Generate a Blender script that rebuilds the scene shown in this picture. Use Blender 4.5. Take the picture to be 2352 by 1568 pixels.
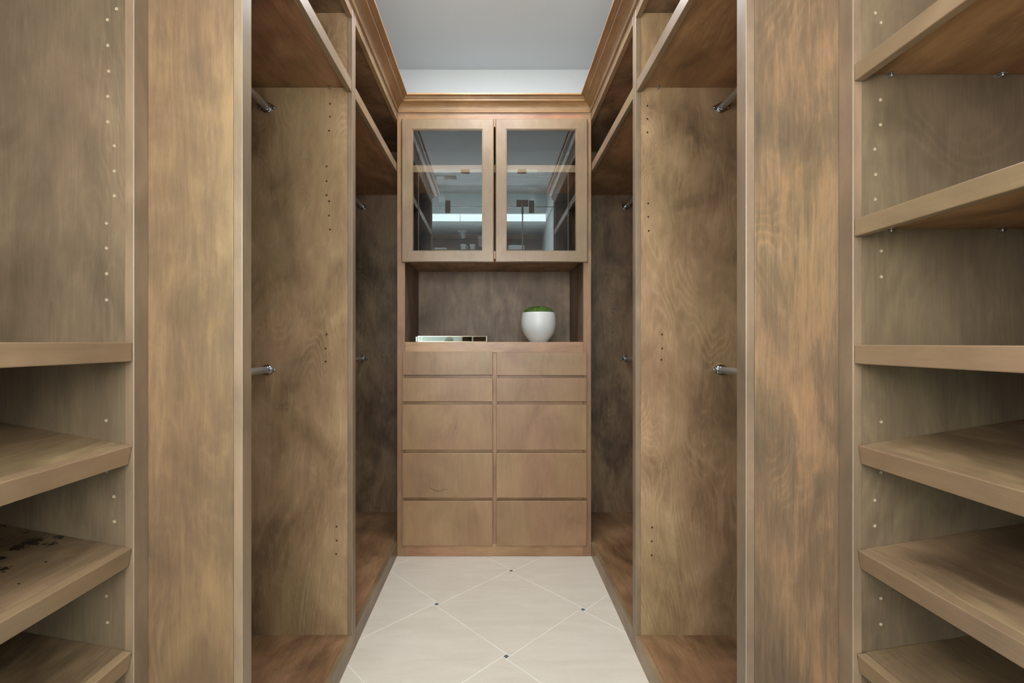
import bpy, bmesh, math, random
from mathutils import Vector, Matrix, noise
random.seed(4)
for o in list(bpy.data.objects): bpy.data.objects.remove(o)
SC = bpy.context.scene
COL = SC.collection

# ------------------------------------------------------------------ camera
F = 1060.0; VX = 1135.0; VY = 788.0; H = 1.25
cd = bpy.data.cameras.new('camera'); cam = bpy.data.objects.new('camera', cd); COL.objects.link(cam)
cam.location = (0, 0, H); cam.rotation_euler = (math.pi/2, 0, 0)
cd.sensor_width = 36; cd.lens = 36*F/2352; cd.clip_start = .02
cd.shift_x = (1176-VX)/2352; cd.shift_y = (VY-784)/2352
SC.camera = cam
SC.view_settings.view_transform = 'Standard'; SC.view_settings.look = 'None'
SC.view_settings.gamma = 1; SC.view_settings.use_curve_mapping = False
SC.view_settings.exposure = 0.25
# ------------------------------------------------------------------ light
W = bpy.data.worlds.new('world'); SC.world = W; W.use_nodes = True
W.node_tree.nodes['Background'].inputs[0].default_value = (.85, .92, 1, 1)
W.node_tree.nodes['Background'].inputs[1].default_value = .25
def area(name, loc, rot, sx, sy, power, color):
    d = bpy.data.lights.new(name, 'AREA'); d.shape = 'RECTANGLE'; d.size = sx; d.size_y = sy
    d.energy = power; d.color = color
    o = bpy.data.objects.new(name, d); COL.objects.link(o); o.location = loc; o.rotation_euler = rot
    return o
area('added_window_light', (-.35, -2.74, 1.72), (math.pi/2, 0, 0), 2.3, 1.5, 42, (1, .98, .95))      # faces +Y; added frontal light, its window is unseen
area('added_skylight_light', (-.45, -.44, 3.72), (0, 0, 0), 2.2, 1.1, 54, (.99, .985, .98))  # added top light over the camera, the skylight itself is unseen
area('added_softbox_fill', (-.2, -.34, 1.80), (math.radians(100), 0, 0), 1.3, .8, 24, (1, .98, .95))  # added fill behind the camera to brighten the bays
area('unseen_ceiling_fill', (0, 2.02, 3.15), (0, 0, 0), .5, .9, 27, (.97, .98, 1))  # added light above the frame, no fixture; lifts floor and ceiling
def spot(loc, tgt, power, color=(1, .95, .88)):
    d = bpy.data.lights.new('track_lamp_light', 'SPOT'); d.energy = power; d.spot_size = 1.5; d.spot_blend = .9
    d.shadow_soft_size = .018; d.color = color
    o = bpy.data.objects.new('track_lamp_light', d); COL.objects.link(o); o.location = loc
    o.rotation_euler = (Vector(tgt)-Vector(loc)).to_track_quat('-Z', 'Y').to_euler()

# ------------------------------------------------------------------ materials
def lin(c):
    return tuple(((v/255)/12.92 if v/255 <= .04045 else ((v/255+.055)/1.055)**2.4) for v in c)+(1,)
def base(name):
    m = bpy.data.materials.new(name); m.use_nodes = True
    return m, m.node_tree, m.node_tree.nodes['Principled BSDF']
class G:
    def __init__(s, nt): s.nt = nt
    def n(s, t, **k):
        nd = s.nt.nodes.new(t)
        for a, b in k.items(): setattr(nd, a, b)
        return nd
    def link(s, a, b): s.nt.links.new(a, b)
    def math(s, op, a, b=None):
        nd = s.n('ShaderNodeMath', operation=op)
        for i, v in enumerate((a, b)):
            if v is None: continue
            if isinstance(v, (int, float)): nd.inputs[i].default_value = v
            else: s.link(v, nd.inputs[i])
        return nd.outputs[0]
    def noise(s, vec, scale, detail=3, rough=.5, dist=0):
        nd = s.n('ShaderNodeTexNoise'); nd.inputs['Scale'].default_value = scale
        nd.inputs['Detail'].default_value = detail; nd.inputs['Roughness'].default_value = rough
        nd.inputs['Distortion'].default_value = dist; s.link(vec, nd.inputs['Vector']); return nd.outputs[0]
    def mapping(s, vec, sc):
        nd = s.n('ShaderNodeMapping'); nd.inputs['Scale'].default_value = sc; s.link(vec, nd.inputs['Vector']); return nd.outputs[0]
def wood(name, dark, mid, light, axis=2, rough=.4, lines=.16, blotch=1.0, stain=None, fine=1.0, spec=.5):
    m, nt, p = base(name); g = G(nt)
    tc = g.n('ShaderNodeTexCoord'); oi = g.n('ShaderNodeObjectInfo')
    vm = g.n('ShaderNodeVectorMath', operation='SCALE'); vm.inputs[0].default_value = (17.3, 11.1, 23.7)
    g.link(oi.outputs['Random'], vm.inputs['Scale'])
    va = g.n('ShaderNodeVectorMath', operation='ADD'); g.link(tc.outputs['Object'], va.inputs[0]); g.link(vm.outputs[0], va.inputs[1])
    P = va.outputs[0]
    def ax(a, b):
        v = [a, a, a]; v[axis] = b; return tuple(v)
    fineN = g.noise(g.mapping(P, ax(1, .05)), 300, 3, .6)
    medN = g.noise(g.mapping(P, ax(1, .12)), 34, 5, .62, 1.1)
    blot = g.noise(g.mapping(P, ax(1, .62)), 4.6, 6, .52, .9)
    blot2 = g.noise(g.mapping(P, ax(1, .4)), 12, 5, .6, 1.0)
    speck = g.noise(P, 420, 2, .7)
    fig = g.noise(g.mapping(P, ax(1, .3)), 3.4, 2.5, .45, .7)
    s1 = g.math('SINE', g.math('ADD', g.math('MULTIPLY', fig, 230.0), g.math('MULTIPLY', medN, 6.0)))
    s1 = g.math('POWER', g.math('ADD', g.math('MULTIPLY', s1, .5), .5), 3.0)
    msk = g.noise(g.mapping(P, ax(1, .6)), 7, 3, .5)
    msk = g.math('MINIMUM', g.math('MAXIMUM', g.math('MULTIPLY', g.math('SUBTRACT', msk, .43), 5.0), 0.0), 1.0)
    s1 = g.math('MULTIPLY', s1, msk)
    wsp = g.noise(g.mapping(P, ax(1, .3)), 16, 5, .62, 2.2)
    wsp = g.math('MAXIMUM', g.math('SUBTRACT', wsp, .56), 0.0)
    t = g.math('ADD', g.math('MULTIPLY', g.math('SUBTRACT', blot, .5), 1.9*blotch), .5)
    t = g.math('ADD', t, g.math('MULTIPLY', g.math('SUBTRACT', blot2, .5), .55*blotch))
    t = g.math('ADD', t, g.math('MULTIPLY', g.math('SUBTRACT', medN, .5), .6*fine))
    t = g.math('ADD', t, g.math('MULTIPLY', g.math('SUBTRACT', fineN, .5), .42*fine))
    t = g.math('ADD', t, g.math('MULTIPLY', g.math('SUBTRACT', speck, .5), .16))
    t = g.math('ADD', t, g.math('MULTIPLY', s1, lines*.95))
    t = g.math('ADD', t, g.math('MULTIPLY', wsp, 5*lines))
    cr = g.n('ShaderNodeValToRGB'); e = cr.color_ramp.elements
    e[0].position = .12; e[0].color = lin(dark); e[1].position = .9; e[1].color = lin(light)
    x = e.new(.5); x.color = lin(mid)
    g.link(t, cr.inputs[0]); colr = cr.outputs[0]
    # hue drift between olive and reddish stain
    hue = g.noise(g.mapping(P, ax(1, .5)), 2.6, 3, .5)
    hs = g.n('ShaderNodeHueSaturation'); g.link(colr, hs.inputs['Color'])
    g.link(g.math('ADD', g.math('MULTIPLY', g.math('SUBTRACT', hue, .5), -.05), .5), hs.inputs['Hue'])
    g.link(g.math('ADD', g.math('MULTIPLY', oi.outputs['Random'], .16), .92), hs.inputs['Value'])
    colr = hs.outputs[0]
    if stain:      # dark scuffs at fixed places on the board (object space)
        tot = None
        for (cx, cy, r) in stain:
            d = g.n('ShaderNodeVectorMath', operation='DISTANCE'); sp = g.n('ShaderNodeSeparateXYZ'); g.link(tc.outputs['Object'], sp.inputs[0])
            cb = g.n('ShaderNodeCombineXYZ'); g.link(sp.outputs[0], cb.inputs[0]); g.link(sp.outputs[1], cb.inputs[1])
            g.link(cb.outputs[0], d.inputs[0]); d.inputs[1].default_value = (cx, cy, 0)
            k = g.math('MAXIMUM', g.math('SUBTRACT', 1.0, g.math('DIVIDE', d.outputs['Value'], r)), 0.0)
            tot = k if tot is None else g.math('MAXIMUM', tot, k)
        mk = g.noise(tc.outputs['Object'], 95, 3, .6, 1.0)
        mk = g.math('MULTIPLY', g.math('GREATER_THAN', g.math('ADD', mk, g.math('MULTIPLY', tot, .34)), .64), g.math('GREATER_THAN', tot, .02))
        mx = g.n('ShaderNodeMix', data_type='RGBA'); g.link(mk, mx.inputs[0]); g.link(colr, mx.inputs[6]); mx.inputs[7].default_value = (.022, .015, .009, 1)
        colr = mx.outputs[2]
    g.link(colr, p.inputs['Base Color'])
    g.link(g.math('ADD', g.math('MULTIPLY', g.math('SUBTRACT', blot2, .5), -.2), rough), p.inputs['Roughness'])
    bp = g.n('ShaderNodeBump'); bp.inputs['Strength'].default_value = .08; bp.inputs['Distance'].default_value = .0006
    g.link(fineN, bp.inputs['Height']); g.link(bp.outputs[0], p.inputs['Normal'])
    p.inputs['Specular IOR Level'].default_value = spec
    return m
def plain(name, col, rough=.5, metal=0, bump=0, bscale=200, var=0, emit=None, estr=0, spec=.5):
    m, nt, p = base(name); g = G(nt)
    p.inputs['Roughness'].default_value = rough; p.inputs['Metallic'].default_value = metal
    p.inputs['Specular IOR Level'].default_value = spec
    tc = g.n('ShaderNodeTexCoord')
    n = g.noise(tc.outputs['Object'], bscale if bump else 6, 4, .55)
    mx = g.n('ShaderNodeMix', data_type='RGBA'); nv = g.noise(tc.outputs['Object'], 5, 4)
    c = lin(col); mx.inputs[6].default_value = tuple(v*(1-var) for v in c[:3])+(1,); mx.inputs[7].default_value = tuple(min(1, v*(1+var)) for v in c[:3])+(1,)
    g.link(nv, mx.inputs[0]); g.link(mx.outputs[2], p.inputs['Base Color'])
    if bump:
        bp = g.n('ShaderNodeBump'); bp.inputs['Strength'].default_value = bump; bp.inputs['Distance'].default_value = .001
        g.link(n, bp.inputs['Height']); g.link(bp.outputs[0], p.inputs['Normal'])
    if emit: p.inputs['Emission Color'].default_value = lin(emit); p.inputs['Emission Strength'].default_value = estr
    return m
def glass(name, fac, tint=(1, 1, 1), edge=False):
    m = bpy.data.materials.new(name); m.use_nodes = True; nt = m.node_tree; g = G(nt)
    for n in list(nt.nodes): nt.nodes.remove(n)
    out = g.n('ShaderNodeOutputMaterial'); gl = g.n('ShaderNodeBsdfGlossy'); gl.inputs['Roughness'].default_value = 0.0
    gl.inputs['Color'].default_value = (.93, .98, 1, 1)
    tr = g.n('ShaderNodeBsdfTransparent'); tr.inputs[0].default_value = tint+(1,)
    mx = g.n('ShaderNodeMixShader'); mx.inputs[0].default_value = fac
    lw = g.n('ShaderNodeLayerWeight'); lw.inputs['Blend'].default_value = .15
    g.link(g.math('MINIMUM', g.math('ADD', g.math('MULTIPLY', lw.outputs['Fresnel'], .35), fac), .95), mx.inputs[0])
    g.link(tr.outputs[0], mx.inputs[1]); g.link(gl.outputs[0], mx.inputs[2]); g.link(mx.outputs[0], out.inputs[0])
    return m
M = {}
M['olive']   = wood('stained_birch_veneer', (86, 73, 57), (109, 92, 73), (132, 114, 89), 2, .40, .12, .65, fine=.8)
M['panelL']  = wood('golden_birch_veneer', (90, 73, 55), (112, 90, 66), (138, 112, 80), 2, .42, .13, .75, fine=1.0)
M['panelR']  = wood('copper_birch_veneer', (87, 72, 57), (113, 91, 70), (151, 116, 86), 2, .36, .15, .62, fine=1.35)
M['divide']  = wood('knotty_birch_veneer', (104, 85, 63), (153, 125, 94), (186, 156, 120), 2, .25, .16, .65, fine=.6)
M['inner']   = wood('dark_birch_veneer', (80, 64, 48), (114, 93, 71), (142, 118, 91), 2, .45, .16)
M['lining']  = wood('shade_dark_lining', (18, 15, 13), (24, 20, 17), (32, 27, 23), 2, .5, .05)  # dimness of the cupboard behind the glass put into the colour
M['frameV']  = wood('maple_frame_vertical', (106, 88, 72), (126, 105, 84), (146, 122, 98), 2, .44, .04, .8, fine=.7)
M['frameY']  = wood('maple_frame_depthwise', (108, 87, 65), (131, 107, 81), (152, 126, 95), 1, .34, .05, .8)
M['frameX']  = wood('maple_frame_crosswise', (124, 90, 64), (156, 118, 86), (184, 144, 106), 0, .36, .05, .7)
M['lip']     = wood('maple_shelf_edging', (112, 92, 70), (133, 110, 84), (153, 128, 99), 1, .34, .04, .6, fine=.6)
M['shelf']   = wood('birch_shelf_board', (88, 71, 52), (122, 101, 75), (152, 128, 97), 1, .40, .18)
M['under']   = wood('brown_shelf_board', (110, 79, 52), (146, 107, 73), (176, 134, 95), 1, .42, .14)
M['deck']    = wood('birch_deck_board', (96, 69, 47), (130, 98, 69), (160, 124, 90), 1, .38, .14)
M['drawer']  = wood('maple_drawer_front', (120, 91, 65), (142, 110, 80), (159, 126, 93), 2, .40, .10, .65, fine=.6)
M['drframe'] = wood('maple_dresser_frame', (118, 88, 62), (144, 110, 80), (163, 128, 95), 2, .42, .05, .6)
M['door']    = wood('maple_glass_door_frame', (110, 91, 71), (130, 108, 84), (147, 124, 98), 2, .36, .05, .6, fine=.6)
M['niche']   = wood('dark_niche_veneer', (86, 68, 54), (112, 90, 71), (136, 112, 89), 2, .5, .12, spec=.4)
M['crown']   = wood('maple_crown_depthwise', (124, 92, 62), (152, 116, 80), (178, 140, 98), 1, .36, .05, .6)
M['crownX']  = wood('maple_crown_crosswise', (132, 98, 66), (160, 122, 84), (188, 148, 106), 0, .36, .05, .6)
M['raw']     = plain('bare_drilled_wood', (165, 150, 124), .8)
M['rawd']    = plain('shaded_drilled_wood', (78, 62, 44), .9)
M['arris_glint']   = plain('painted_arris_highlight', (138, 124, 106), .34)  # edge highlight put into the colour of the stile bevels
M['paint']   = plain('white_wall_paint', (222, 225, 226), .85, bump=.05, var=.01)
M['ceil']    = plain('white_ceiling_paint', (220, 226, 230), .9, bump=.05, var=.01)
M['grout']   = plain('pale_grout', (228, 225, 216), .9, bump=.2)
M['chrome']  = plain('polished_chrome', (200, 202, 206), .12, 1, var=.03)
M['steel']   = plain('brushed_rod_steel', (225, 226, 228), .38, .8, var=.05)
M['pot']     = plain('matt_white_ceramic', (190, 192, 190), .38, bump=.05, bscale=40, var=.05)
M['gold']    = plain('pale_brass', (232, 226, 196), .22, 1, var=.02)
M['mirror']  = plain('mirror_glass', (150, 156, 146), .02, 1)
M['dark']    = plain('dark_crack', (40, 26, 16), .9)
M['bronze']  = plain('dark_bronze', (74, 60, 44), .35, .6)
M['white']   = plain('white_enamel', (230, 232, 232), .4)
M['grille']  = plain('vent_shadow_grey', (70, 72, 74), .8)
M['towel']   = plain('white_terry', (236, 236, 240), .95, bump=.6, bscale=300)
M['pane']    = glass('cabinet_glass', .15)
M['clear']   = glass('partition_glass', .02, (.95, .98, .97))
M['glow']    = plain('daylit_pane', (235, 245, 250), .5, emit=(238, 246, 255), estr=4.5)
M['glow2']   = plain('added_pane_glow', (235, 245, 250), .5, emit=(238, 246, 255), estr=2.5)  # glow for the two added, unseen windows
def tilemat(name, a, b, rough):
    m, nt, p = base(name); g = G(nt); tc = g.n('ShaderNodeTexCoord'); oi = g.n('ShaderNodeObjectInfo')
    va = g.n('ShaderNodeVectorMath', operation='ADD'); g.link(tc.outputs['Object'], va.inputs[0]); g.link(oi.outputs['Random'], va.inputs[1])
    mp = g.n('ShaderNodeMapping'); mp.inputs['Rotation'].default_value = (0, 0, .82); mp.inputs['Scale'].default_value = (1, 5, 1); g.link(va.outputs[0], mp.inputs[0])
    n1 = g.noise(mp.outputs[0], 3.5, 6, .6, .8); n2 = g.noise(tc.outputs['Object'], 90, 3, .6)
    t = g.math('ADD', g.math('MULTIPLY', n1, .8), g.math('MULTIPLY', n2, .2))
    cr = g.n('ShaderNodeValToRGB'); e = cr.color_ramp.elements; e[0].position = .3; e[0].color = lin(a); e[1].position = .7; e[1].color = lin(b)
    g.link(t, cr.inputs[0]); g.link(cr.outputs[0], p.inputs['Base Color']); p.inputs['Roughness'].default_value = rough
    return m
M['tile'] = tilemat('beige_porcelain', (203, 193, 178), (216, 207, 194), .42)
M['inset'] = tilemat('slate_inset', (84, 90, 92), (106, 110, 110), .5)

# ------------------------------------------------------------------ helpers
ORG = {}
def add_box(bm, x0, x1, y0, y1, z0, z1, bev=.0014, seg=2):
    x0, x1 = min(x0, x1), max(x0, x1)
    v = [bm.verts.new((x, y, z)) for x in (x0, x1) for y in (y0, y1) for z in (z0, z1)]
    fs = [(0, 1, 3, 2), (4, 6, 7, 5), (0, 4, 5, 1), (2, 3, 7, 6), (0, 2, 6, 4), (1, 5, 7, 3)]
    faces = [bm.faces.new([v[i] for i in f]) for f in fs]
    if bev:
        ed = list({e for f in faces for e in f.edges})
        bmesh.ops.bevel(bm, geom=ed, offset=bev, segments=seg, affect='EDGES', profile=.5)
def box(*a, **k):
    bm = bmesh.new(); add_box(bm, *a, **k); return bm
def add_cyl(bm, p0, p1, r0, r1=None, n=24, cap=True):
    r1 = r0 if r1 is None else r1
    p0, p1 = Vector(p0), Vector(p1); d = (p1-p0); q = d.to_track_quat('Z', 'Y')
    A = []; B = []
    for i in range(n):
        a = 2*math.pi*i/n; u = q @ Vector((math.cos(a), math.sin(a), 0))
        A.append(bm.verts.new(p0+u*r0)); B.append(bm.verts.new(p1+u*r1))
    for i in range(n):
        f = bm.faces.new((A[i], A[(i+1) % n], B[(i+1) % n], B[i])); f.smooth = True
    if cap: bm.faces.new(A[::-1]); bm.faces.new(B)
def add_lathe(bm, prof, c, n=48):
    rings = []
    for r, z in prof:
        if r < 1e-6: rings.append([bm.verts.new((c[0], c[1], c[2]+z))])
        else: rings.append([bm.verts.new((c[0]+r*math.cos(2*math.pi*i/n), c[1]+r*math.sin(2*math.pi*i/n), c[2]+z)) for i in range(n)])
    for a, b in zip(rings, rings[1:]):
        for i in range(n):
            j = (i+1) % n
            if len(a) == 1: f = bm.faces.new((a[0], b[i], b[j]))
            elif len(b) == 1: f = bm.faces.new((a[i], a[j], b[0]))
            else: f = bm.faces.new((a[i], a[j], b[j], b[i]))
            f.smooth = True
def link_mesh(name, bm, mat, parent=None, label=None, kind=None, fix=True):
    o0 = ORG.get(parent, Vector((0, 0, 0))) if parent else Vector((0, 0, 0))
    if parent is None:
        c = Vector((0, 0, 0))
    if fix: bmesh.ops.recalc_face_normals(bm, faces=bm.faces)
    me = bpy.data.meshes.new(name); bmesh.ops.translate(bm, verts=bm.verts, vec=-o0); bm.to_mesh(me); bm.free()
    me.materials.append(mat)
    o = bpy.data.objects.new(name, me); COL.objects.link(o)
    if parent: o.parent = parent
    ORG[o] = o0
    if label: o['label'] = label
    if kind: o['kind'] = kind
    return o
def thing(name, label, cat, loc, group=None):
    o = bpy.data.objects.new(name, None); COL.objects.link(o); o.location = loc; o.empty_display_size = .05
    o['label'] = label; o['category'] = cat
    if group: o['group'] = group
    ORG[o] = Vector(loc); return o
def single(name, bm, mat, label, cat, group=None):
    o = link_mesh(name, bm, mat); o['label'] = label; o['category'] = cat
    if group: o['group'] = group
    return o
def struct(name, bm, mat): return link_mesh(name, bm, mat, kind='structure')
def drilled(name, x0, x1, yf, yb, z0, z1, holes, mat, parent, r=.0037, raw='raw'):
    """board facing -Y at yf with shelf-pin holes bored in it"""
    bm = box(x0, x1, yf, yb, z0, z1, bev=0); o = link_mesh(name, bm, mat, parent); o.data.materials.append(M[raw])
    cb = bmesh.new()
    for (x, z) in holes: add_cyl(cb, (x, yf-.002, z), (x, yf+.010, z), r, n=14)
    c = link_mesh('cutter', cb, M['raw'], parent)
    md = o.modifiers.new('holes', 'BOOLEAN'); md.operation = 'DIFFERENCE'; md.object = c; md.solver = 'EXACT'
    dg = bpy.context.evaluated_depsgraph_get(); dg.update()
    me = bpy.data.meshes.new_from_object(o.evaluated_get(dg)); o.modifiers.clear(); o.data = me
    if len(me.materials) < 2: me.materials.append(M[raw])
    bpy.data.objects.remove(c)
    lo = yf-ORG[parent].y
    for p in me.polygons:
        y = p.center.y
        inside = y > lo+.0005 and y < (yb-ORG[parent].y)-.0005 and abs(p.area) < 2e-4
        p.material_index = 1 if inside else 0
    return o
def px(u, v, d): return ((u-VX)/F*d, H+(VY-v)/F*d)     # photograph pixel -> x, z at a depth (survey of the room)

X1 = .570      # face of the hanging wardrobes, left and right of the centre line
XS = .783      # face of the shoe racks
YE = 1.045; YD0 = 1.857; YD1 = 1.899; YB = 2.71; YW = 3.21; XW = 1.18
ZT = 2.60; ZR = 2.559; CEIL = 3.167
T = .0203

# ------------------------------------------------------------------ setting: floor, walls, ceilings
fl = struct('floor', box(-1.95, 1.25, -2.95, 3.30, -.10, -.0010, bev=0), M['grout'])
bq = .0205; aq = .4915
ang = math.radians(-48.7)+math.atan(bq/aq)
e1 = Vector((math.cos(ang), math.sin(ang))); e2 = Vector((-math.sin(ang), math.cos(ang)))
a_ = math.sqrt(aq*aq-bq*bq)
A0 = Vector((.0934, 2.538))            # centre of one slate inset
def clip(poly, ax, lim, keep_less):
    out = []
    for i in range(len(poly)):
        p, q = poly[i-1], poly[i]
        ip = (p[ax] <= lim) == keep_less or p[ax] == lim; iq = (q[ax] <= lim) == keep_less or q[ax] == lim
        if ip != iq:
            t = (lim-p[ax])/(q[ax]-p[ax]); out.append(p.lerp(q, t))
        if iq: out.append(q)
    return out
def slab(poly, z0, z1, bev=.0008):
    bm = bmesh.new(); b = [bm.verts.new((p.x, p.y, z0)) for p in poly]; t = [bm.verts.new((p.x, p.y, z1)) for p in poly]
    n = len(poly); top = bm.faces.new(t); bm.faces.new(b[::-1])
    for i in range(n): bm.faces.new((b[i], b[(i+1) % n], t[(i+1) % n], t[i]))
    if bev: bmesh.ops.bevel(bm, geom=list(top.edges), offset=bev, segments=1, affect='EDGES')
    return bm
g2 = .0016
for i in range(-9, 12):
    for j in range(-9, 12):
        o = A0 - (e1+e2)*(bq/2) + (e1*a_ - e2*bq)*i + (e1*bq+e2*a_)*j
        for kind in ('tile', 'inset_tile'):
            if kind == 'tile': r = (bq, bq+a_, 0, a_)
            else: r = (0, bq, 0, bq)
            poly = [o+e1*u+e2*v for u, v in ((r[0]+g2, r[2]+g2), (r[1]-g2, r[2]+g2), (r[1]-g2, r[3]-g2), (r[0]+g2, r[3]-g2))]
            cen = sum(poly, Vector((0, 0)))/4
            if cen.y > -.2:
                if abs(cen.x) > X1+.32: continue
                lx = 1.17
            else: lx = 1.9
            if cen.y < -1.2: continue
            for ax, lim, kl in ((0, lx, True), (0, -lx, False), (1, YB+.06, True), (1, -1.4, False)):
                if poly: poly = clip(poly, ax, lim, kl)
            if len(poly) < 3: continue
            area_ = abs(sum(poly[k-1].x*poly[k].y-poly[k].x*poly[k-1].y for k in range(len(poly))))/2
            if area_ < 1e-4: continue
            link_mesh(kind, slab(poly, -.009, 0, .0005), M['tile' if kind == 'tile' else 'inset'], fl)
struct('wall_back', box(-1.25, 1.25, 3.235, 3.32, 0, CEIL, bev=0), M['paint'])
struct('wall_left', box(-1.27, -XW-.002, .12, 3.235, 0, CEIL, bev=0), M['paint'])
struct('wall_right', box(XW+.002, 1.27, .12, 3.235, 0, CEIL, bev=0), M['paint'])
struct('ceiling', box(-1.27, 1.27, .37, 3.32, CEIL, CEIL+.06, bev=0), M['ceil'])
# dressing area behind the camera (seen only in the glass doors)
Z2 = 3.75; YN = -2.2
bm = bmesh.new()
for (a, b, c, d) in ((-1.95, 1.27, -2.20, -1.0), (-1.95, 1.27, .12, .43), (-1.95, -1.56, -1.0, .12), (.66, 1.27, -1.0, .12)):
    add_box(bm, a, b, c, d, Z2, Z2+.06, bev=0)
struct('ceiling', bm, M['ceil'])
struct('wall_right', box(.90, 1.27, -2.2, .10, 0, Z2, bev=0), M['paint'])
struct('wall_left', box(-2.02, -1.95, -2.95, .45, 0, Z2, bev=0), M['paint'])
struct('wall_front', box(-1.95, -1.19, .02, .12, 0, Z2, bev=0), M['paint'])
struct('wall_front', box(-1.27, 1.27, .31, .37, CEIL, Z2, bev=0), M['paint'])
struct('wall_front', box(-1.95, .90, YN-.06, YN, 3.39, Z2, bev=0), M['paint'])
struct('wall_front', box(-1.95, .90, YN-.06, YN, 3.21, 3.253, bev=0), M['paint'])
struct('ceiling', box(-1.95, 1.27, -2.95, YN-.06, 3.20, 3.26, bev=0), M['ceil'])
struct('wall_right', box(.90, 1.27, -2.95, -2.2, 0, 3.2, bev=0), M['paint'])
bm = bmesh.new()
add_box(bm, -1.95, .90, -2.95, -2.86, 0, .95, bev=0); add_box(bm, -1.95, .90, -2.95, -2.86, 2.5, 3.2, bev=0)
add_box(bm, -1.95, -1.52, -2.95, -2.86, .95, 2.5, bev=0); add_box(bm, .82, .90, -2.95, -2.86, .95, 2.5, bev=0)
struct('wall_front', bm, M['paint'])
def window(name, x0, x1, y0, y1, z0, z1, axis, mat, bar=.04):
    bm = bmesh.new()
    if axis == 'y':
        for a in ((x0, x1, z0, z0+bar), (x0, x1, z1-bar, z1), (x0, x0+bar, z0+bar, z1-bar), (x1-bar, x1, z0+bar, z1-bar), ((x0+x1)/2-bar/2, (x0+x1)/2+bar/2, z0+bar, z1-bar)):
            add_box(bm, a[0], a[1], y0, y1, a[2], a[3], bev=.003)
    else:
        for a in ((x0, x1, y0, y0+bar), (x0, x1, y1-bar, y1), (x0, x0+bar, y0+bar, y1-bar), (x1-bar, x1, y0+bar, y1-bar)):
            add_box(bm, a[0], a[1], a[2], a[3], z0, z1, bev=.003)
    f = struct(name, bm, M['white'])
    if axis == 'y': link_mesh('window_pane', box(x0+bar, x1-bar, y0+.01, y0+.02, z0+bar, z1-bar, bev=0), mat, f)
    else: link_mesh('window_pane', box(x0+bar, x1-bar, y0+bar, y1-bar, z1-.03, z1-.02, bev=0), mat, f)
    return f
window('added_window_1', -1.52, .82, -2.95, -2.86, .95, 2.5, 'y', M['glow2'])  # unseen window, added as a frontal light source
window('added_skylight_2', -1.56, .66, -1.0, .12, Z2, Z2+.06, 'z', M['glow2'])  # unseen skylight, added to light the near shelves and floor
window('window_3', -1.95, .895, YN-.06, YN-.005, 3.253, 3.39, 'y', M['glow'], bar=.006)
window('window_4', .885, .897, -2.19, -.3, 3.253, 3.39, 'z', M['glow'], bar=.001)

# ------------------------------------------------------------------ crown mouldings
prof = [(0, 2.6005), (.0085, 2.6005), (.0105, 2.603), (.0105, 2.6055), (.008, 2.6075), (.0085, 2.610)]
for k in range(9):
    t = k/8*math.pi/2; prof.append((.0095+.0345*(1-math.cos(t)), 2.612+.035*math.sin(t)))
prof += [(.047, 2.6475), (.049, 2.650), (.049, 2.6605), (.0475, 2.6625), (.052, 2.6635), (.054, 2.668), (.059, 2.6705), (.0705, 2.6705), (.0725, 2.6725), (.0725, 2.679), (.0705, 2.681), (0, 2.681)]
path = [(-XS, .14), (-XS, YE), (-X1, YE), (-X1, YB), (X1, YB), (X1, YE), (XS, YE), (XS, .14)]
nrm = [(1, 0), (0, -1), (1, 0), (0, -1), (-1, 0), (0, -1), (-1, 0)]
for s in range(7):
    bm = bmesh.new(); ends = []
    for e in (s, s+1):
        P = Vector(path[e]); ns = {nrm[s]}
        if 0 < e < 7: ns = {nrm[e-1], nrm[e]}
        off = sum((Vector(n) for n in ns), Vector((0, 0)))
        ends.append([bm.verts.new((P.x+off.x*p, P.y+off.y*p, z)) for p, z in prof])
    n = len(prof)
    for i in range(n): bm.faces.new((ends[0][i], ends[0][(i+1) % n], ends[1][(i+1) % n], ends[1][i]))
    bm.faces.new(ends[0][::-1]); bm.faces.new(ends[1])
    struct('trim_%d' % (s+1), bm, M['crown' if nrm[s][1] == 0 else 'crownX'])

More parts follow.
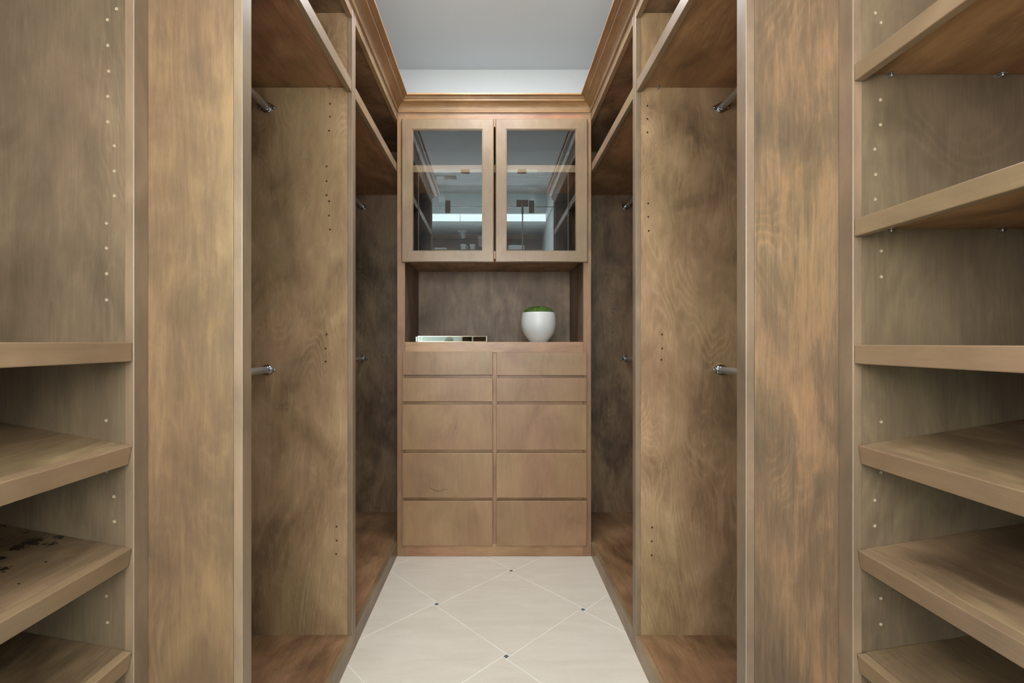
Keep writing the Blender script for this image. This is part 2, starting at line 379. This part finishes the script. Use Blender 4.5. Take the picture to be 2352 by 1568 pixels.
# ------------------------------------------------------------------ hanging wardrobes
def flange(x, y, z, dy, rod):
    """oval screwed socket; dy = direction from board into the bay"""
    bm = bmesh.new()
    pts = []
    for (cx, r) in ((0, .0215), (.029, .0065), (-.029, .0065)):
        for k in range(28):
            a = 2*math.pi*k/28; pts.append((cx+r*math.cos(a), r*math.sin(a)))
    # convex hull
    pts = sorted(set(pts)); 
    def half(ps):
        h = []
        for p in ps:
            while len(h) > 1 and (h[-1][0]-h[-2][0])*(p[1]-h[-2][1])-(h[-1][1]-h[-2][1])*(p[0]-h[-2][0]) <= 0: h.pop()
            h.append(p)
        return h[:-1]
    hull = half(pts)+half(pts[::-1])
    A = [bm.verts.new((x+p, y+dy*.0006, z+q)) for p, q in hull]; B = [bm.verts.new((x+p*.97, y+dy*.0034, z+q*.97)) for p, q in hull]
    n = len(hull)
    for i in range(n): bm.faces.new((A[i], A[(i+1) % n], B[(i+1) % n], B[i]))
    bm.faces.new(A); bm.faces.new(B)
    add_cyl(bm, (x, y+dy*.0034, z), (x, y+dy*.0065, z), .0205, .0175, n=36)
    add_cyl(bm, (x, y+dy*.0065, z), (x, y+dy*.020, z), .0168, n=36)
    f = link_mesh('flange', bm, M['chrome'], rod)
    for sx in (-1, 1):
        b = bmesh.new(); add_lathe(b, [(0, 0), (.0046, 0), (.0046, .0006), (.0035, .0018), (.001, .0023), (.001, .0012), (0, .0012)], (0, 0, 0), 16)
        bmesh.ops.rotate(b, verts=b.verts, cent=(0, 0, 0), matrix=Matrix.Rotation(math.pi/2 if dy < 0 else -math.pi/2, 3, 'X'))
        bmesh.ops.translate(b, verts=b.verts, vec=(x+sx*.0285, y+dy*.0035, z))
        link_mesh('screw', b, M['chrome'], rod)
HL = [(758, 238), (758, 268), (756, 300), (750, 382), (750, 416), (750, 448), (756, 462), (756, 495), (758, 527), (750, 768), (748, 800), (748, 830), (773, 1209), (773, 1241), (772, 1272)]
HR = [(1487, 243), (1487, 273), (1487, 304), (1489, 467), (1489, 498), (1490, 530), (1521, 768), (1521, 800), (1519, 826), (1498, 1211), (1497, 1243), (1497, 1275)]
ZD = .076
def wardrobe(s, label):
    t = thing('hanging_wardrobe', label, 'wardrobe', (s*(X1+XW)/2, (YE+YW)/2, 0))
    def bp(name, x0, x1, y0, y1, z0, z1, mat, par=t, **k): return link_mesh(name, box(s*x0, s*x1, y0, y1, z0, z1, **k), M[mat], par)
    bp('end_panel', X1+T+.0004, XW-.0005, YE, YE+.019, 0, ZT, 'panelL' if s < 0 else 'panelR', bev=.0006)
    arris_glint(bp('stile', X1, X1+T, YE, YE+.0395, 0, ZT, 'frameV'), s)
    arris_glint(bp('stile', X1, X1+T, YD0, YD1, 0, ZT, 'frameV'), s)
    holes = [px(u, v, YD0+.002) for u, v in (HL if s < 0 else HR)]
    xa, xb = sorted((s*(X1+T+.0004), s*(XW-.016)))
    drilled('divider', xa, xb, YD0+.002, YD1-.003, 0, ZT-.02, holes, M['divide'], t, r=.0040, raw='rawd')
    drilled('side_panel', xa, xb, YW, YW+.019, 0, ZT-.02, [(s*(.63), z) for z in (1.25, 1.28, 1.31)], M['inner'], t)
    bp('back_panel', XW-.0155, XW-.0005, YE+.02, YW+.019, 0, ZT-.02, 'inner')
    bp('top_panel', X1+T+.001, XW-.0005, YE+.02, YW+.019, ZT-.0195, ZT, 'inner')
    for (y0, y1, yi0, yi1) in ((YE+.0399, YD0-.0004, YE+.0195, YD0+.0015), (YD1+.0004, YB-.0005, YD1-.0025, YW-.0005)):
        ye = y1 if y1 < 2 else YW-.001
        bp('top_rail', X1, X1+T, y0, ye, ZR, ZT, 'frameY')
        bp('bottom_rail', X1, X1+T, y0, ye, 0, ZD, 'frameY', bev=.0008)
        bp('deck', X1+T+.0005, XW-.016, yi0, yi1, ZD-.019, ZD-.0006, 'deck', bev=.0005)
        sh = bp('shelf', X1+T+.0025, XW-.018, yi0+.0006, yi1-.0006, 2.279, 2.3055, 'under', bev=.0008)
        yl0 = y0+.001; yl1 = (y1-.001) if y1 < 2 else YW-.003
        bp('shelf_edging', X1+.0028, X1+T+.002, yl0, yl1, 2.2595, 2.306, 'lip', par=sh, bev=.0015)
        for yy in (yi0+.007, yi1-.007):
            for xx in (.66, 1.08):
                b = bmesh.new(); d = 1 if yy < (yi0+yi1)/2 else -1
                add_cyl(b, (s*xx, yy-d*.0065, 2.2745), (s*xx, yy+d*.008, 2.2745), .0035, n=12); add_box(b, s*xx-.007, s*xx+.007, yy-.008, yy+.008, 2.2765, 2.2785, bev=.0005)
                link_mesh('shelf_pin', b, M['chrome'], sh)
        for z in (2.197, 1.143):
            b = bmesh.new(); add_cyl(b, (s*.9135, yi0+.004, z), (s*.9135, yi1-.004, z), .0135, n=40)
            rod = link_mesh('hanging_rod', b, M['steel'], t, label='chrome hanging rod')
            flange(s*.9135, yi1-.0002, z, -1, rod); flange(s*.9135, yi0+.0002, z, 1, rod)
    return t
def arris_glint(o, sgn):  # paints the pale glint on the aisle-side corner bevel
    o.data.materials.append(M['arris_glint'])
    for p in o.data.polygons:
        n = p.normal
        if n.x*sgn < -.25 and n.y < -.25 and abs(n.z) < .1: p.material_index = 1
wardrobe(-1, 'open brown wood hanging wardrobe with two rod bays, left of the tiled aisle')
wardrobe(1, 'open brown wood hanging wardrobe with two rod bays, right of the tiled aisle')

# ------------------------------------------------------------------ shoe racks
SL = [(268, 20), (247, 45), (248, 104), (250, 163), (248, 221), (248, 279), (263, 334), (263, 392), (263, 449), (245, 512), (245, 569), (245, 628), (245, 688), (244, 965), (245, 1083), (262, 1140), (263, 1197), (245, 1369), (247, 1429)]
SR = [(2010, 29), (2023, 51), (2022, 229), (2022, 286), (2009, 342), (2011, 400), (2010, 457), (2024, 576), (2024, 635), (2024, 968), (2023, 1085), (2009, 1148), (2009, 1207), (2023, 1374), (2023, 1433)]
def rack(s, label):
    t = thing('shoe_rack', label, 'shelving unit', (s*(XS+XW)/2, (.14+YE)/2, 0))
    def bp(name, x0, x1, y0, y1, z0, z1, mat, par=t, **k): return link_mesh(name, box(s*x0, s*x1, y0, y1, z0, z1, **k), M[mat], par)
    yp = 1.003; yn = .185
    xs = XS if s < 0 else .7795
    arris_glint(bp('stile', xs, xs+T, yp, YE-.0004, 0, ZT, 'frameV'), s)
    bp('stile', xs, xs+T, .14, yn, 0, ZT, 'frameV')
    xa, xb = sorted((s*(xs+T+.0004), s*(XW-.016)))
    drilled('side_panel', xa, xb, yp+.0015, YE-.003, 0, ZT-.02, [px(u, v, yp+.0015) for u, v in (SL if s < 0 else SR)], M['olive'], t)
    bp('side_panel', xs+T+.0004, XW-.016, .14, yn-.0015, 0, ZT-.02, 'olive')
    bp('back_panel', XW-.0155, XW-.0005, .14, YE-.003, 0, ZT-.02, 'inner')
    bp('top_panel', xs+T+.0004, XW-.0005, .14, YE-.003, ZT-.0195, ZT, 'inner')
    bp('top_rail', xs, xs+T, yn+.0003, yp-.0003, ZR, ZT, 'frameY')
    bp('bottom_rail', xs, xs+T, yn+.0003, yp-.0003, 0, ZD, 'frameY')
    bp('deck', xs+T+.0004, XW-.016, yn-.001, yp+.001, ZD-.019, ZD, 'shelf', bev=.0005)
    flat = [(1.2515, .041)] if s < 0 else [(1.855, .0365), (1.519, .0375), (1.2465, .041)]
    xf = xs+.0025
    for z, lh in flat:
        sh = bp('shelf', xf+T+.0003, XW-.0165, yn-.0005, yp+.001, z-.0205, z-.0004, 'under' if z > 1.4 else 'shelf', bev=.0006)
        bp('shelf_edging', xf, xf+T, yn+.0015, yp-.0012, z-lh, z, 'lip', par=sh, bev=.0018)
        for xx in (.86, 1.10):
            b = bmesh.new(); add_cyl(b, (s*xx, yp+.006, z-.0245), (s*xx, yp-.009, z-.0245), .0035, n=12); add_box(b, s*xx-.008, s*xx+.008, yp-.011, yp+.0012, z-.0225, z-.0208, bev=.0005)
            link_mesh('shelf_pin', b, M['chrome'], sh)
    tilt = math.radians(10.2 if s < 0 else 9.0)
    zs = (1.0275, .8055, .5805, .357) if s < 0 else (1.0285, .8015, .576, .351)
    for i, z in enumerate(zs):
        xfi = XS+.003 if s < 0 else .790-(.0015*i)
        L = (XW-.018-xfi)/math.cos(tilt)
        def tl(bm):
            bmesh.ops.rotate(bm, verts=bm.verts, cent=(s*xfi, 0, z), matrix=Matrix.Rotation(-s*tilt, 3, 'Y')); return bm
        bm = tl(box(s*(xfi+T+.0003), s*(xfi+L-.004), yn, yp+.0005, z-.0195, z-.0005, bev=.0006))
        stn = None; mat = M['shelf']
        if s < 0 and i == 1:
            ox, oy = ORG[t].x, ORG[t].y; tt = math.tan(tilt); stn = []
            for (u, v, r) in ((12, 1204, .016), (36, 1258, .017), (76, 1243, .024), (60, 1222, .011), (117, 1249, .015), (138, 1232, .014), (3, 1281, .012), (6, 1306, .014), (105, 1290, .004), (43, 1339, .004)):
                a = (VY-v)/F; kx = (u-VX)/F; yy = (z-.786*tt-H)/(a+kx*tt); stn.append((kx*yy-ox, yy-oy, r))
            mat = wood('scuffed_shelf_board', (88, 71, 52), (122, 101, 75), (152, 128, 97), 1, .40, .18,
                       stain=stn)
        sh = link_mesh('slanted_shelf', bm, mat, t)
        link_mesh('shelf_edging', tl(box(s*xfi, s*(xfi+T), yn+.0015, yp-.0012, z-.041, z, bev=.0018)), M['lip'], sh)
    return t
rack(-1, 'brown wood shoe rack at the left edge, open above one flat shelf')
rack(1, 'brown wood shoe rack at the right edge, three flat shelves over slanted shelves')

# ------------------------------------------------------------------ drawer and display cabinet
dr = thing('drawer_cabinet', 'brown wood cabinet with ten drawers, open niche and two glass doors across the aisle end', 'cabinet', (0, YB+.25, 0))
def dp(name, x0, x1, y0, y1, z0, z1, mat, par=dr, label=None, **k): return link_mesh(name, box(x0, x1, y0, y1, z0, z1, **k), M[mat], par, label=label)
XD = X1-.0006; YBK = 3.205; ZC = 1.2577; ZN = 1.745; XO = .524
dp('stile', -XD, -XO, YB, YB+.02, 0, ZT, 'drframe'); dp('stile', XO, XD, YB, YB+.02, 0, ZT, 'drframe')
dp('rail', -XO+.0003, XO-.0003, YB, YB+.02, 2.52, ZT, 'frameX', bev=.0008)
dp('rail', -XO+.0003, XO-.0003, YB, YB+.02, 1.7455, 1.79, 'frameX')
dp('rail', -XO+.0003, XO-.0003, YB, YB+.02, 1.195, ZC, 'frameX')
dp('rail', -XO+.0003, XO-.0003, YB, YB+.02, 0, .07, 'frameX', bev=.0008)
for v in (864.5, 925.5, 1036.5, 1146.5):
    z = H+(VY-v)/F*2.70
    for (a, b) in ((-XO+.0003, -.0215), (.0275, XO-.0003)): dp('rail', a, b, YB+.008, YB+.02, z-.022, z+.022, 'frameX', bev=.0008)
dp('center_stile', -.0212, .0272, YB+.006, YB+.02, .0703, 1.1947, 'drframe')
dp('side_panel', -XD, -XO-.0003, YB+.0203, YBK-.0003, 0, ZT-.02, 'niche'); dp('side_panel', XO+.0003, XD, YB+.0203, YBK-.0003, 0, ZT-.02, 'niche')
dp('back_panel', -XD, XD, YBK, YBK+.025, 0, ZN+.0253, 'niche')
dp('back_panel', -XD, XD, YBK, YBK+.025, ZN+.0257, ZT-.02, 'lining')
for sg in (-1, 1): dp('cupboard_lining', sg*(XO-.0005), sg*(XO-.006), YB+.0205, YBK-.0005, ZN+.0255, ZT-.02, 'lining', bev=.0003)  # thin sides added to darken the cupboard interior
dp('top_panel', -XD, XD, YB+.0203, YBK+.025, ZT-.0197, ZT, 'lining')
dp('countertop', -XO, XO, YB+.0203, YBK-.0003, ZC-.03, ZC-.0003, 'frameX', bev=.0005)
dp('niche_ceiling', -XO, XO, YB+.0203, YBK-.0003, ZN, ZN+.025, 'under', bev=.0005)
dp('bottom_panel', -XO, XO, YB+.0203, YBK-.0003, .05, .07, 'inner', bev=.0005)
# glazed cupboard interior shelf
z0, z1 = H+(VY-395.5)/F*2.76, H+(VY-379)/F*2.76
isf = dp('shelf', -XO+.0065, XO-.0065, 2.781, YBK-.001, z1-.025, z1-.0005, 'frameX')
dp('shelf_edging', -XO+.0065, XO-.0065, 2.76, 2.7807, z0, z1, 'lip', par=isf)
# drawer fronts
YF = 2.690
rows = [(807, 861), (868, 922), (929, 1033), (1040, 1143), (1150, 1253)]
for ri, (v0, v1) in enumerate(rows):
    for (u0, u1) in ((924, 1131.5), (1140, 1348)):
        k = 1.5 if (ri == 0 and u0 > 1000) else 0
        xa, za = px(u0, v1+k*.6, YF); xb, zb = px(u1, v0+k*1.6, YF)
        d = link_mesh('drawer', box(xa, xb, YF, YB-.0004, za, zb, bev=.0022, seg=3), M['drawer'], dr)
        if ri == 3 and u0 < 1000:
            pts = [(985, 1119), (993, 1123), (1000, 1126), (1010, 1127.5), (1018, 1125), (1027, 1123)]
            bm = bmesh.new()
            for (a, b), (c, e) in zip(pts, pts[1:]):
                p0 = px(a, b, YF); p1 = px(c, e, YF); add_cyl(bm, (p0[0], YF+.0002, p0[1]), (p1[0], YF+.0002, p1[1]), .0009, n=6)
            link_mesh('crack', bm, M['dark'], d, label='dark hairline crack')
# glass doors
for (u0, u1, g0, g1) in ((922, 1134.3, 949, 1107), (1138, 1350.3, 1164, 1322)):
    x0, zb = px(u0, 602, YF); x1, zt = px(u1, 272, YF)
    a0, gb = px(g0, 575.5, YF+.006); a1, gt = px(g1, 299, YF+.006)
    w = .0042
    f0, f1, fb, ft = a0-w, a1+w, gb-w, gt+w
    bm = bmesh.new()
    def rect(a, b, c, d, y): return [bm.verts.new(v) for v in ((a, y, c), (b, y, c), (b, y, d), (a, y, d))]
    OF, IF, OB, IB = rect(x0, x1, zb, zt, YF), rect(f0, f1, fb, ft, YF), rect(x0, x1, zb, zt, YB-.0008), rect(f0, f1, fb, ft, YB-.0008)
    for q in range(4):
        r_ = (q+1) % 4
        bm.faces.new((OF[q], OF[r_], IF[r_], IF[q])); bm.faces.new((OB[q], OB[r_], IB[r_], IB[q]))
        bm.faces.new((OF[q], OF[r_], OB[r_], OB[q])); bm.faces.new((IF[q], IF[r_], IB[r_], IB[q]))
    ed = [e for e in bm.edges if all(v in OF for v in e.verts)]; ei = [e for e in bm.edges if all(v in IF for v in e.verts)]
    bmesh.ops.bevel(bm, geom=ed, offset=.0048, segments=4, affect='EDGES', profile=.25)
    bmesh.ops.bevel(bm, geom=[e for e in ei if e.is_valid], offset=.0012, segments=2, affect='EDGES')
    door = link_mesh('glass_door', bm, M['door'], dr)
    bm = bmesh.new(); y = YF+.003
    add_box(bm, f0+.0002, a0, y, YB-.002, fb+.0002, ft-.0002, bev=.001); add_box(bm, a1, f1-.0002, y, YB-.002, fb+.0002, ft-.0002, bev=.001)
    add_box(bm, a0+.0001, a1-.0001, y, YB-.002, gt, ft-.0002, bev=.001); add_box(bm, a0+.0001, a1-.0001, y, YB-.002, fb+.0002, gb, bev=.001)
    link_mesh('bead', bm, M['door'], door)
    bm = box(a0, a1, YF+.0085, YF+.0086, gb, gt, bev=0)
    for f in list(bm.faces):      # keep one sheet: a single reflecting surface
        if f.calc_center_median().y > YF+.00855 or abs(f.normal.y) < .5: pass
    bm.free(); bm = bmesh.new()
    vs = [bm.verts.new(v) for v in ((a0, YF+.0085, gb), (a1, YF+.0085, gb), (a1, YF+.0085, gt), (a0, YF+.0085, gt))]
    bm.faces.new(vs)
    bmesh.ops.rotate(bm, verts=bm.verts, cent=((a0+a1)/2, YF+.0085, 0), matrix=Matrix.Rotation(.0036, 3, 'Z'))
    link_mesh('glass_pane', bm, M['pane'], door, fix=False)

# ------------------------------------------------------------------ moss bowl
yp_ = 2.835; k = yp_/F
cx = (1237-VX)*k; cz = ZC
pot = thing('planter', 'round white ceramic planter of green moss standing in the cabinet niche', 'planter', (cx, yp_, cz))
zt_ = H+(VY-717.5)*k-cz
prof2 = [(0, 0), (20.5, 0), (21.6, .4), (21.6, 2.0), (22.6, 2.6), (24.8, 5.5), (28.5, 10), (33.2, 17), (37.3, 25), (39.4, 33), (40.2, 41), (40.1, 49), (39.4, 56), (38.3, 61.5), (37.2, 65.5), (36.2, 67.0), (35.0, 67.2), (34.0, 66.5), (34.4, 62), (35, 58), (0, 56)]
sc_ = zt_/67.2
bm = bmesh.new(); add_lathe(bm, [(r*k, z*sc_) for r, z in prof2], (cx, yp_, cz), 64)
link_mesh('bowl', bm, M['pot'], pot)
m, nt, p = base('green_moss'); g = G(nt); tc = g.n('ShaderNodeTexCoord'); n1 = g.noise(tc.outputs['Object'], 90, 5, .7); n2 = g.noise(tc.outputs['Object'], 380, 3, .7)
cr = g.n('ShaderNodeValToRGB'); e = cr.color_ramp.elements; e[0].position = .32; e[0].color = lin((30, 44, 10)); e[1].position = .68; e[1].color = lin((98, 122, 40)); x = e.new(.5); x.color = lin((58, 86, 22))
g.link(g.math('ADD', g.math('MULTIPLY', n1, .6), g.math('MULTIPLY', n2, .4)), cr.inputs[0]); g.link(cr.outputs[0], p.inputs['Base Color']); p.inputs['Roughness'].default_value = .95
M['moss'] = m
bm = bmesh.new(); R = 34.3*k; hh = 15.5*k; base_z = cz+zt_-1.5*k
rings = []
NR, NA = 26, 110
for i in range(NR+1):
    r = R*i/NR; row = []
    for j in range(NA if i else 1):
        a = 2*math.pi*j/NA; X, Y = r*math.cos(a), r*math.sin(a)
        z = hh*math.sqrt(max(0, 1-(r/R)**2*.97))*(.9+.15*noise.noise(Vector((X*22, Y*22, 3))))
        z += .0022*noise.noise(Vector((X*160, Y*160, 1)))+.0022*random.uniform(-1, 1)
        row.append(bm.verts.new((cx+X, yp_+Y, base_z+max(z, 0))))
    rings.append(row)
for i in range(NR):
    A, B = rings[i], rings[i+1]
    for j in range(NA):
        if i == 0: bm.faces.new((A[0], B[j], B[(j+1) % NA]))
        else: bm.faces.new((A[j], B[j], B[(j+1) % NA], A[(j+1) % NA]))
for q in range(900):
    a = random.uniform(0, 6.283); r = R*math.sqrt(random.random())*.97
    X, Y = r*math.cos(a), r*math.sin(a); z = hh*math.sqrt(1-(r/R)**2*.97)*.95
    c = Vector((cx+X, yp_+Y, base_z+z)); nn = Vector((X, Y, R*.9)).normalized()+Vector([random.uniform(-.5, .5) for _ in range(3)])*.8
    nn.normalize(); sd = nn.orthogonal().normalized()*.0011; sd2 = nn.cross(sd)
    vs = [bm.verts.new(c+sd), bm.verts.new(c-sd*.5+sd2*.87), bm.verts.new(c-sd*.5-sd2*.87)]; tp = bm.verts.new(c+nn*random.uniform(.003, .006))
    for u in range(3): bm.faces.new((vs[u], vs[(u+1) % 3], tp))
link_mesh('moss', bm, M['moss'], pot, kind='stuff')

# ------------------------------------------------------------------ mirrored tray
th = math.radians(12)
L_, D_, h_ = .425, .25, .0365
tray = thing('tray', 'low mirrored tray with pale brass rims in the niche beside the planter', 'tray', (-.462, 2.80, ZC))
def tr_(bm):
    bmesh.ops.rotate(bm, verts=bm.verts, cent=(0, 0, 0), matrix=Matrix.Rotation(th, 3, 'Z'))
    bmesh.ops.translate(bm, verts=bm.verts, vec=(-.462, 2.80, ZC)); return bm
link_mesh('tray_base', tr_(box(.002, L_-.002, .002, D_-.002, .0008, .004, bev=.0003)), M['mirror'], tray)
for (a, b, c, d) in ((.002, L_-.002, .0008, .003), (.002, L_-.002, D_-.003, D_-.0008), (.0008, .003, .003, D_-.003), (L_-.003, L_-.0008, .003, D_-.003)):
    link_mesh('mirror_side', tr_(box(a, b, c, d, .0041, h_-.002, bev=0)), M['mirror'], tray)
for zz in (.0022, h_-.0017):
    bm = bmesh.new(); r = .0022
    for (a, b, c, d) in ((0, L_, -.001, .003), (0, L_, D_-.003, D_+.001), (-.001, .003, .003, D_-.003), (L_-.003, L_+.001, .003, D_-.003)):
        add_box(bm, a, b, c, d, zz-r, zz+r, bev=.0006)
    link_mesh('rim', tr_(bm), M['gold'], tray)
for (a, b) in ((0, 0), (L_, 0), (0, D_), (L_, D_)):
    bm = bmesh.new(); add_box(bm, a-.0025, a+.0025, b-.0025, b+.0025, .0002, h_+.0004, bev=.0006)
    link_mesh('corner_post', tr_(bm), M['gold'], tray)

# ------------------------------------------------------------------ things behind the camera, mirrored in the glass doors
def rp(u, v, d): return ((u-1127)/F*d, 5.40-d, H+(VY-v)/F*d)
gp = thing('glass_partition', 'frameless clear glass partition with bronze fittings, mirrored in the cabinet doors', 'partition', (-.3, -.60, 0))
dG = 6.0; yG = 5.40-dG
xl, _, zl = rp(1033.5, 475, dG); xr, _, _ = rp(1211.5, 475, dG)
for (a, b, c, d) in ((-1.94, xl-.003, 0.004, zl-.004), (xl+.003, xr-.003, .004, zl-.004), (xr+.003, .895, .004, zl-.004), (-1.94, .895, zl+.004, Z2-.003)):
    link_mesh('glass_sheet', box(a, b, yG-.005, yG+.005, c, d, bev=0), M['clear'], gp)
for (u, v, w, h, n) in ((1025, 475, 12, 29, 'hinge_plate'), (1217, 475, 12, 29, 'hinge_plate'), (1196, 467, 27, 16, 'pivot_plate'), (1065, 390, 20, 17, 'glass_clip'), (1195, 390, 20, 17, 'glass_clip')):
    x, y, z = rp(u, v, dG); W2, H2 = w/F*dG/2, h/F*dG/2
    link_mesh(n, box(x-W2, x+W2, yG-.012, yG+.012, z-H2, z+H2, bev=.006, seg=3), M['bronze'], gp)
x, y, z = rp(1196, 480, dG)
bm = bmesh.new(); add_cyl(bm, (x, yG+.03, 1.0), (x, yG+.03, z), .008); add_cyl(bm, (x, yG+.03, z-.07), (x, yG+.03, z+.06), .013)
add_cyl(bm, (x, yG, 1.05), (x, yG+.03, 1.05), .007); link_mesh('pull_bar', bm, M['bronze'], gp)
link_mesh('joint_seal', box(-1.94, .895, yG-.004, yG+.004, zl-.0035, zl+.0035, bev=0), M['bronze'], gp)
# ceiling vent
x, y, z = rp(1020, 408, 6.97); z = Z2
vt = thing('ceiling_vent', 'white slatted vent in the ceiling behind, mirrored in the left glass door', 'vent', (-.72, -1.56, Z2-.004))
link_mesh('vent_frame', box(-1.06, -.50, -1.67, -1.43, Z2-.006, Z2-.001, bev=.001), M['white'], vt)
link_mesh('vent_throat', box(-1.02, -.54, -1.63, -1.47, Z2-.0085, Z2-.0065, bev=0), M['grille'], vt)
link_mesh('vent_face', box(-.845, -.725, -1.625, -1.475, Z2-.014, Z2-.0087, bev=.0005), M['white'], vt)
for q in range(26):
    x = -1.01+q*.018
    if 9 < q < 16: continue
    link_mesh('slat', box(x, x+.009, -1.625, -1.475, Z2-.014, Z2-.0087, bev=.0005), M['white'], vt)
# track with two lamps, and a lamp in the far space
tk = thing('lighting_track', 'slim white ceiling track carrying the reflected spotlights', 'light track', (-.3, -1.96, Z2-.02))
link_mesh('rail', box(-1.3, .80, -1.975, -1.945, Z2-.02, Z2-.0005, bev=.002), M['white'], tk)
def head(name, label, x, y, ztop, drop, aim, k=1.0):
    t = thing(name, label, 'spotlight', (x, y, ztop), group='spotlights mirrored in the cabinet doors')
    link_mesh('adapter', box(x-.075, x+.075, y-.02, y+.02, ztop-.035, ztop-.0005, bev=.003), M['white'], t)
    bm = bmesh.new(); add_cyl(bm, (x, y, ztop-.035), (x, y, ztop-drop), .007); link_mesh('stem', bm, M['white'], t)
    a = Vector(aim).normalized(); c = Vector((x, y, ztop-drop-.02))
    bm = bmesh.new(); add_cyl(bm, c-a*.05*k, c-a*.02*k, .028*k, .042*k); add_cyl(bm, c-a*.02*k, c+a*.03*k, .042*k, .046*k); add_cyl(bm, c+a*.03*k, c+a*.085*k, .046*k, .062*k, cap=False)
    link_mesh('shade', bm, M['white'], t)
    bm = bmesh.new(); add_cyl(bm, c+a*.031*k, c+a*.036*k, .043*k); link_mesh('lamp_face', bm, plain('lamp_lens', (240, 240, 235), .3, emit=(255, 245, 225), estr=.4), t)
    b = bmesh.new(); add_cyl(b, (c.x-.066, c.y, c.z), (c.x+.066, c.y, c.z), .006); link_mesh('yoke', b, M['white'], t)
    return c+a*.047
c = head('spotlight', 'white track spotlight mirrored in the left glass door, upper one', -.80, -1.96, Z2-.02, .12, (.1, -.25, -1)); spot(c, (-.3, 1.6, .6), 26)
c = head('spotlight', 'white track spotlight mirrored in the right glass door', .65, -1.96, Z2-.02, .15, (.05, -.25, -1)); spot(c, (.9, 1.2, 1.0), 34)
x, y, z = rp(1063, 527, 8.0)
c = head('spotlight', 'white spotlight mirrored low in the left glass door above the cups', x-.03, y, 3.2, .045, (.45, .1, -1), .72)
# wood cabinet, shelf and things on it
wc = thing('wall_cabinet', 'brown wood cabinet with a ledge, mirrored at the bottom of the glass doors', 'cabinet', (-.4, -2.83, 2.5))
link_mesh('back_board', box(-1.94, .895, -2.858, -2.84, 2.52, 3.10, bev=.001), M['niche'], wc)
link_mesh('top_rail', box(-1.94, .895, -2.858, -2.80, 3.105, 3.17, bev=.002), M['frameX'], wc)
link_mesh('ledge', box(-1.94, .895, -2.8395, -2.45, 2.82, 2.845, bev=.002), M['frameX'], wc)
link_mesh('upright', box(.50, .56, -2.8395, -2.80, 2.8455, 3.10, bev=.002), M['frameV'], wc)
def towel(x0, x1, z, n, label, grp=None):
    for q in range(n):
        single('folded_towel', box(x0, x1, -2.74, -2.50, z+q*.043, z+q*.043+.042, bev=.018, seg=4), M['towel'], label[q], 'towel', 'folded white towels')
towel(-.99, -.78, 2.846, 1, ['folded white towel mirrored at bottom left of the left glass door'])
towel(.28, .56, 2.846, 2, ['folded white towel mirrored in the right glass door, lower of the pair', 'folded white towel mirrored in the right glass door, on top of the pair'])
def mug(x, label, handle):
    t = thing('mug', label, 'mug', (x, -2.6, 2.846), 'white cups on the ledge')
    bm = bmesh.new(); add_lathe(bm, [(0, 0), (.038, 0), (.048, .115), (.045, .115), (.036, .006), (0, .006)], (x, -2.6, 2.846), 32); link_mesh('cup', bm, M['white'], t)
    if handle:
        bm = bmesh.new(); pts = [(x+handle*(.042+.032*math.sin(a)), 2.846+.062-.040*math.cos(a)) for a in [math.pi*q/10 for q in range(11)]]
        for p0, p1 in zip(pts, pts[1:]): add_cyl(bm, (p0[0], -2.6, p0[1]), (p1[0], -2.6, p1[1]), .005, n=8)
        link_mesh('handle', bm, M['white'], t)
mug(-.50, 'white mug with handle mirrored low in the left glass door', 1)
mug(-.34, 'white cup without handle mirrored beside the mug in the left glass door', 0)

pd = thing('added_side_table', 'slim brown wood pedestal added behind the camera for the tray to reflect', 'table', (.76, -.28, 0))  # unseen pedestal and vase, added to fill the tray's reflection
link_mesh('table_top', box(.64, .88, -.40, -.16, 1.16, 1.185, bev=.003), M['frameX'], pd)
bm = bmesh.new(); add_cyl(bm, (.76, -.28, .03), (.76, -.28, 1.16), .03, .024); link_mesh('column', bm, M['frameV'], pd)
bm = bmesh.new(); add_cyl(bm, (.76, -.28, 0.001), (.76, -.28, .03), .11, .10); link_mesh('foot', bm, M['frameX'], pd)
bm = bmesh.new(); add_lathe(bm, [(0, 0), (.04, 0), (.062, .05), (.066, .09), (.055, .13), (.028, .155), (.026, .175), (.022, .175), (.022, .16), (0, .15)], (.76, -.28, 1.1855), 40)
single('vase', bm, M['pot'], 'small round white vase added behind the camera for the mirrored tray to reflect', 'vase')
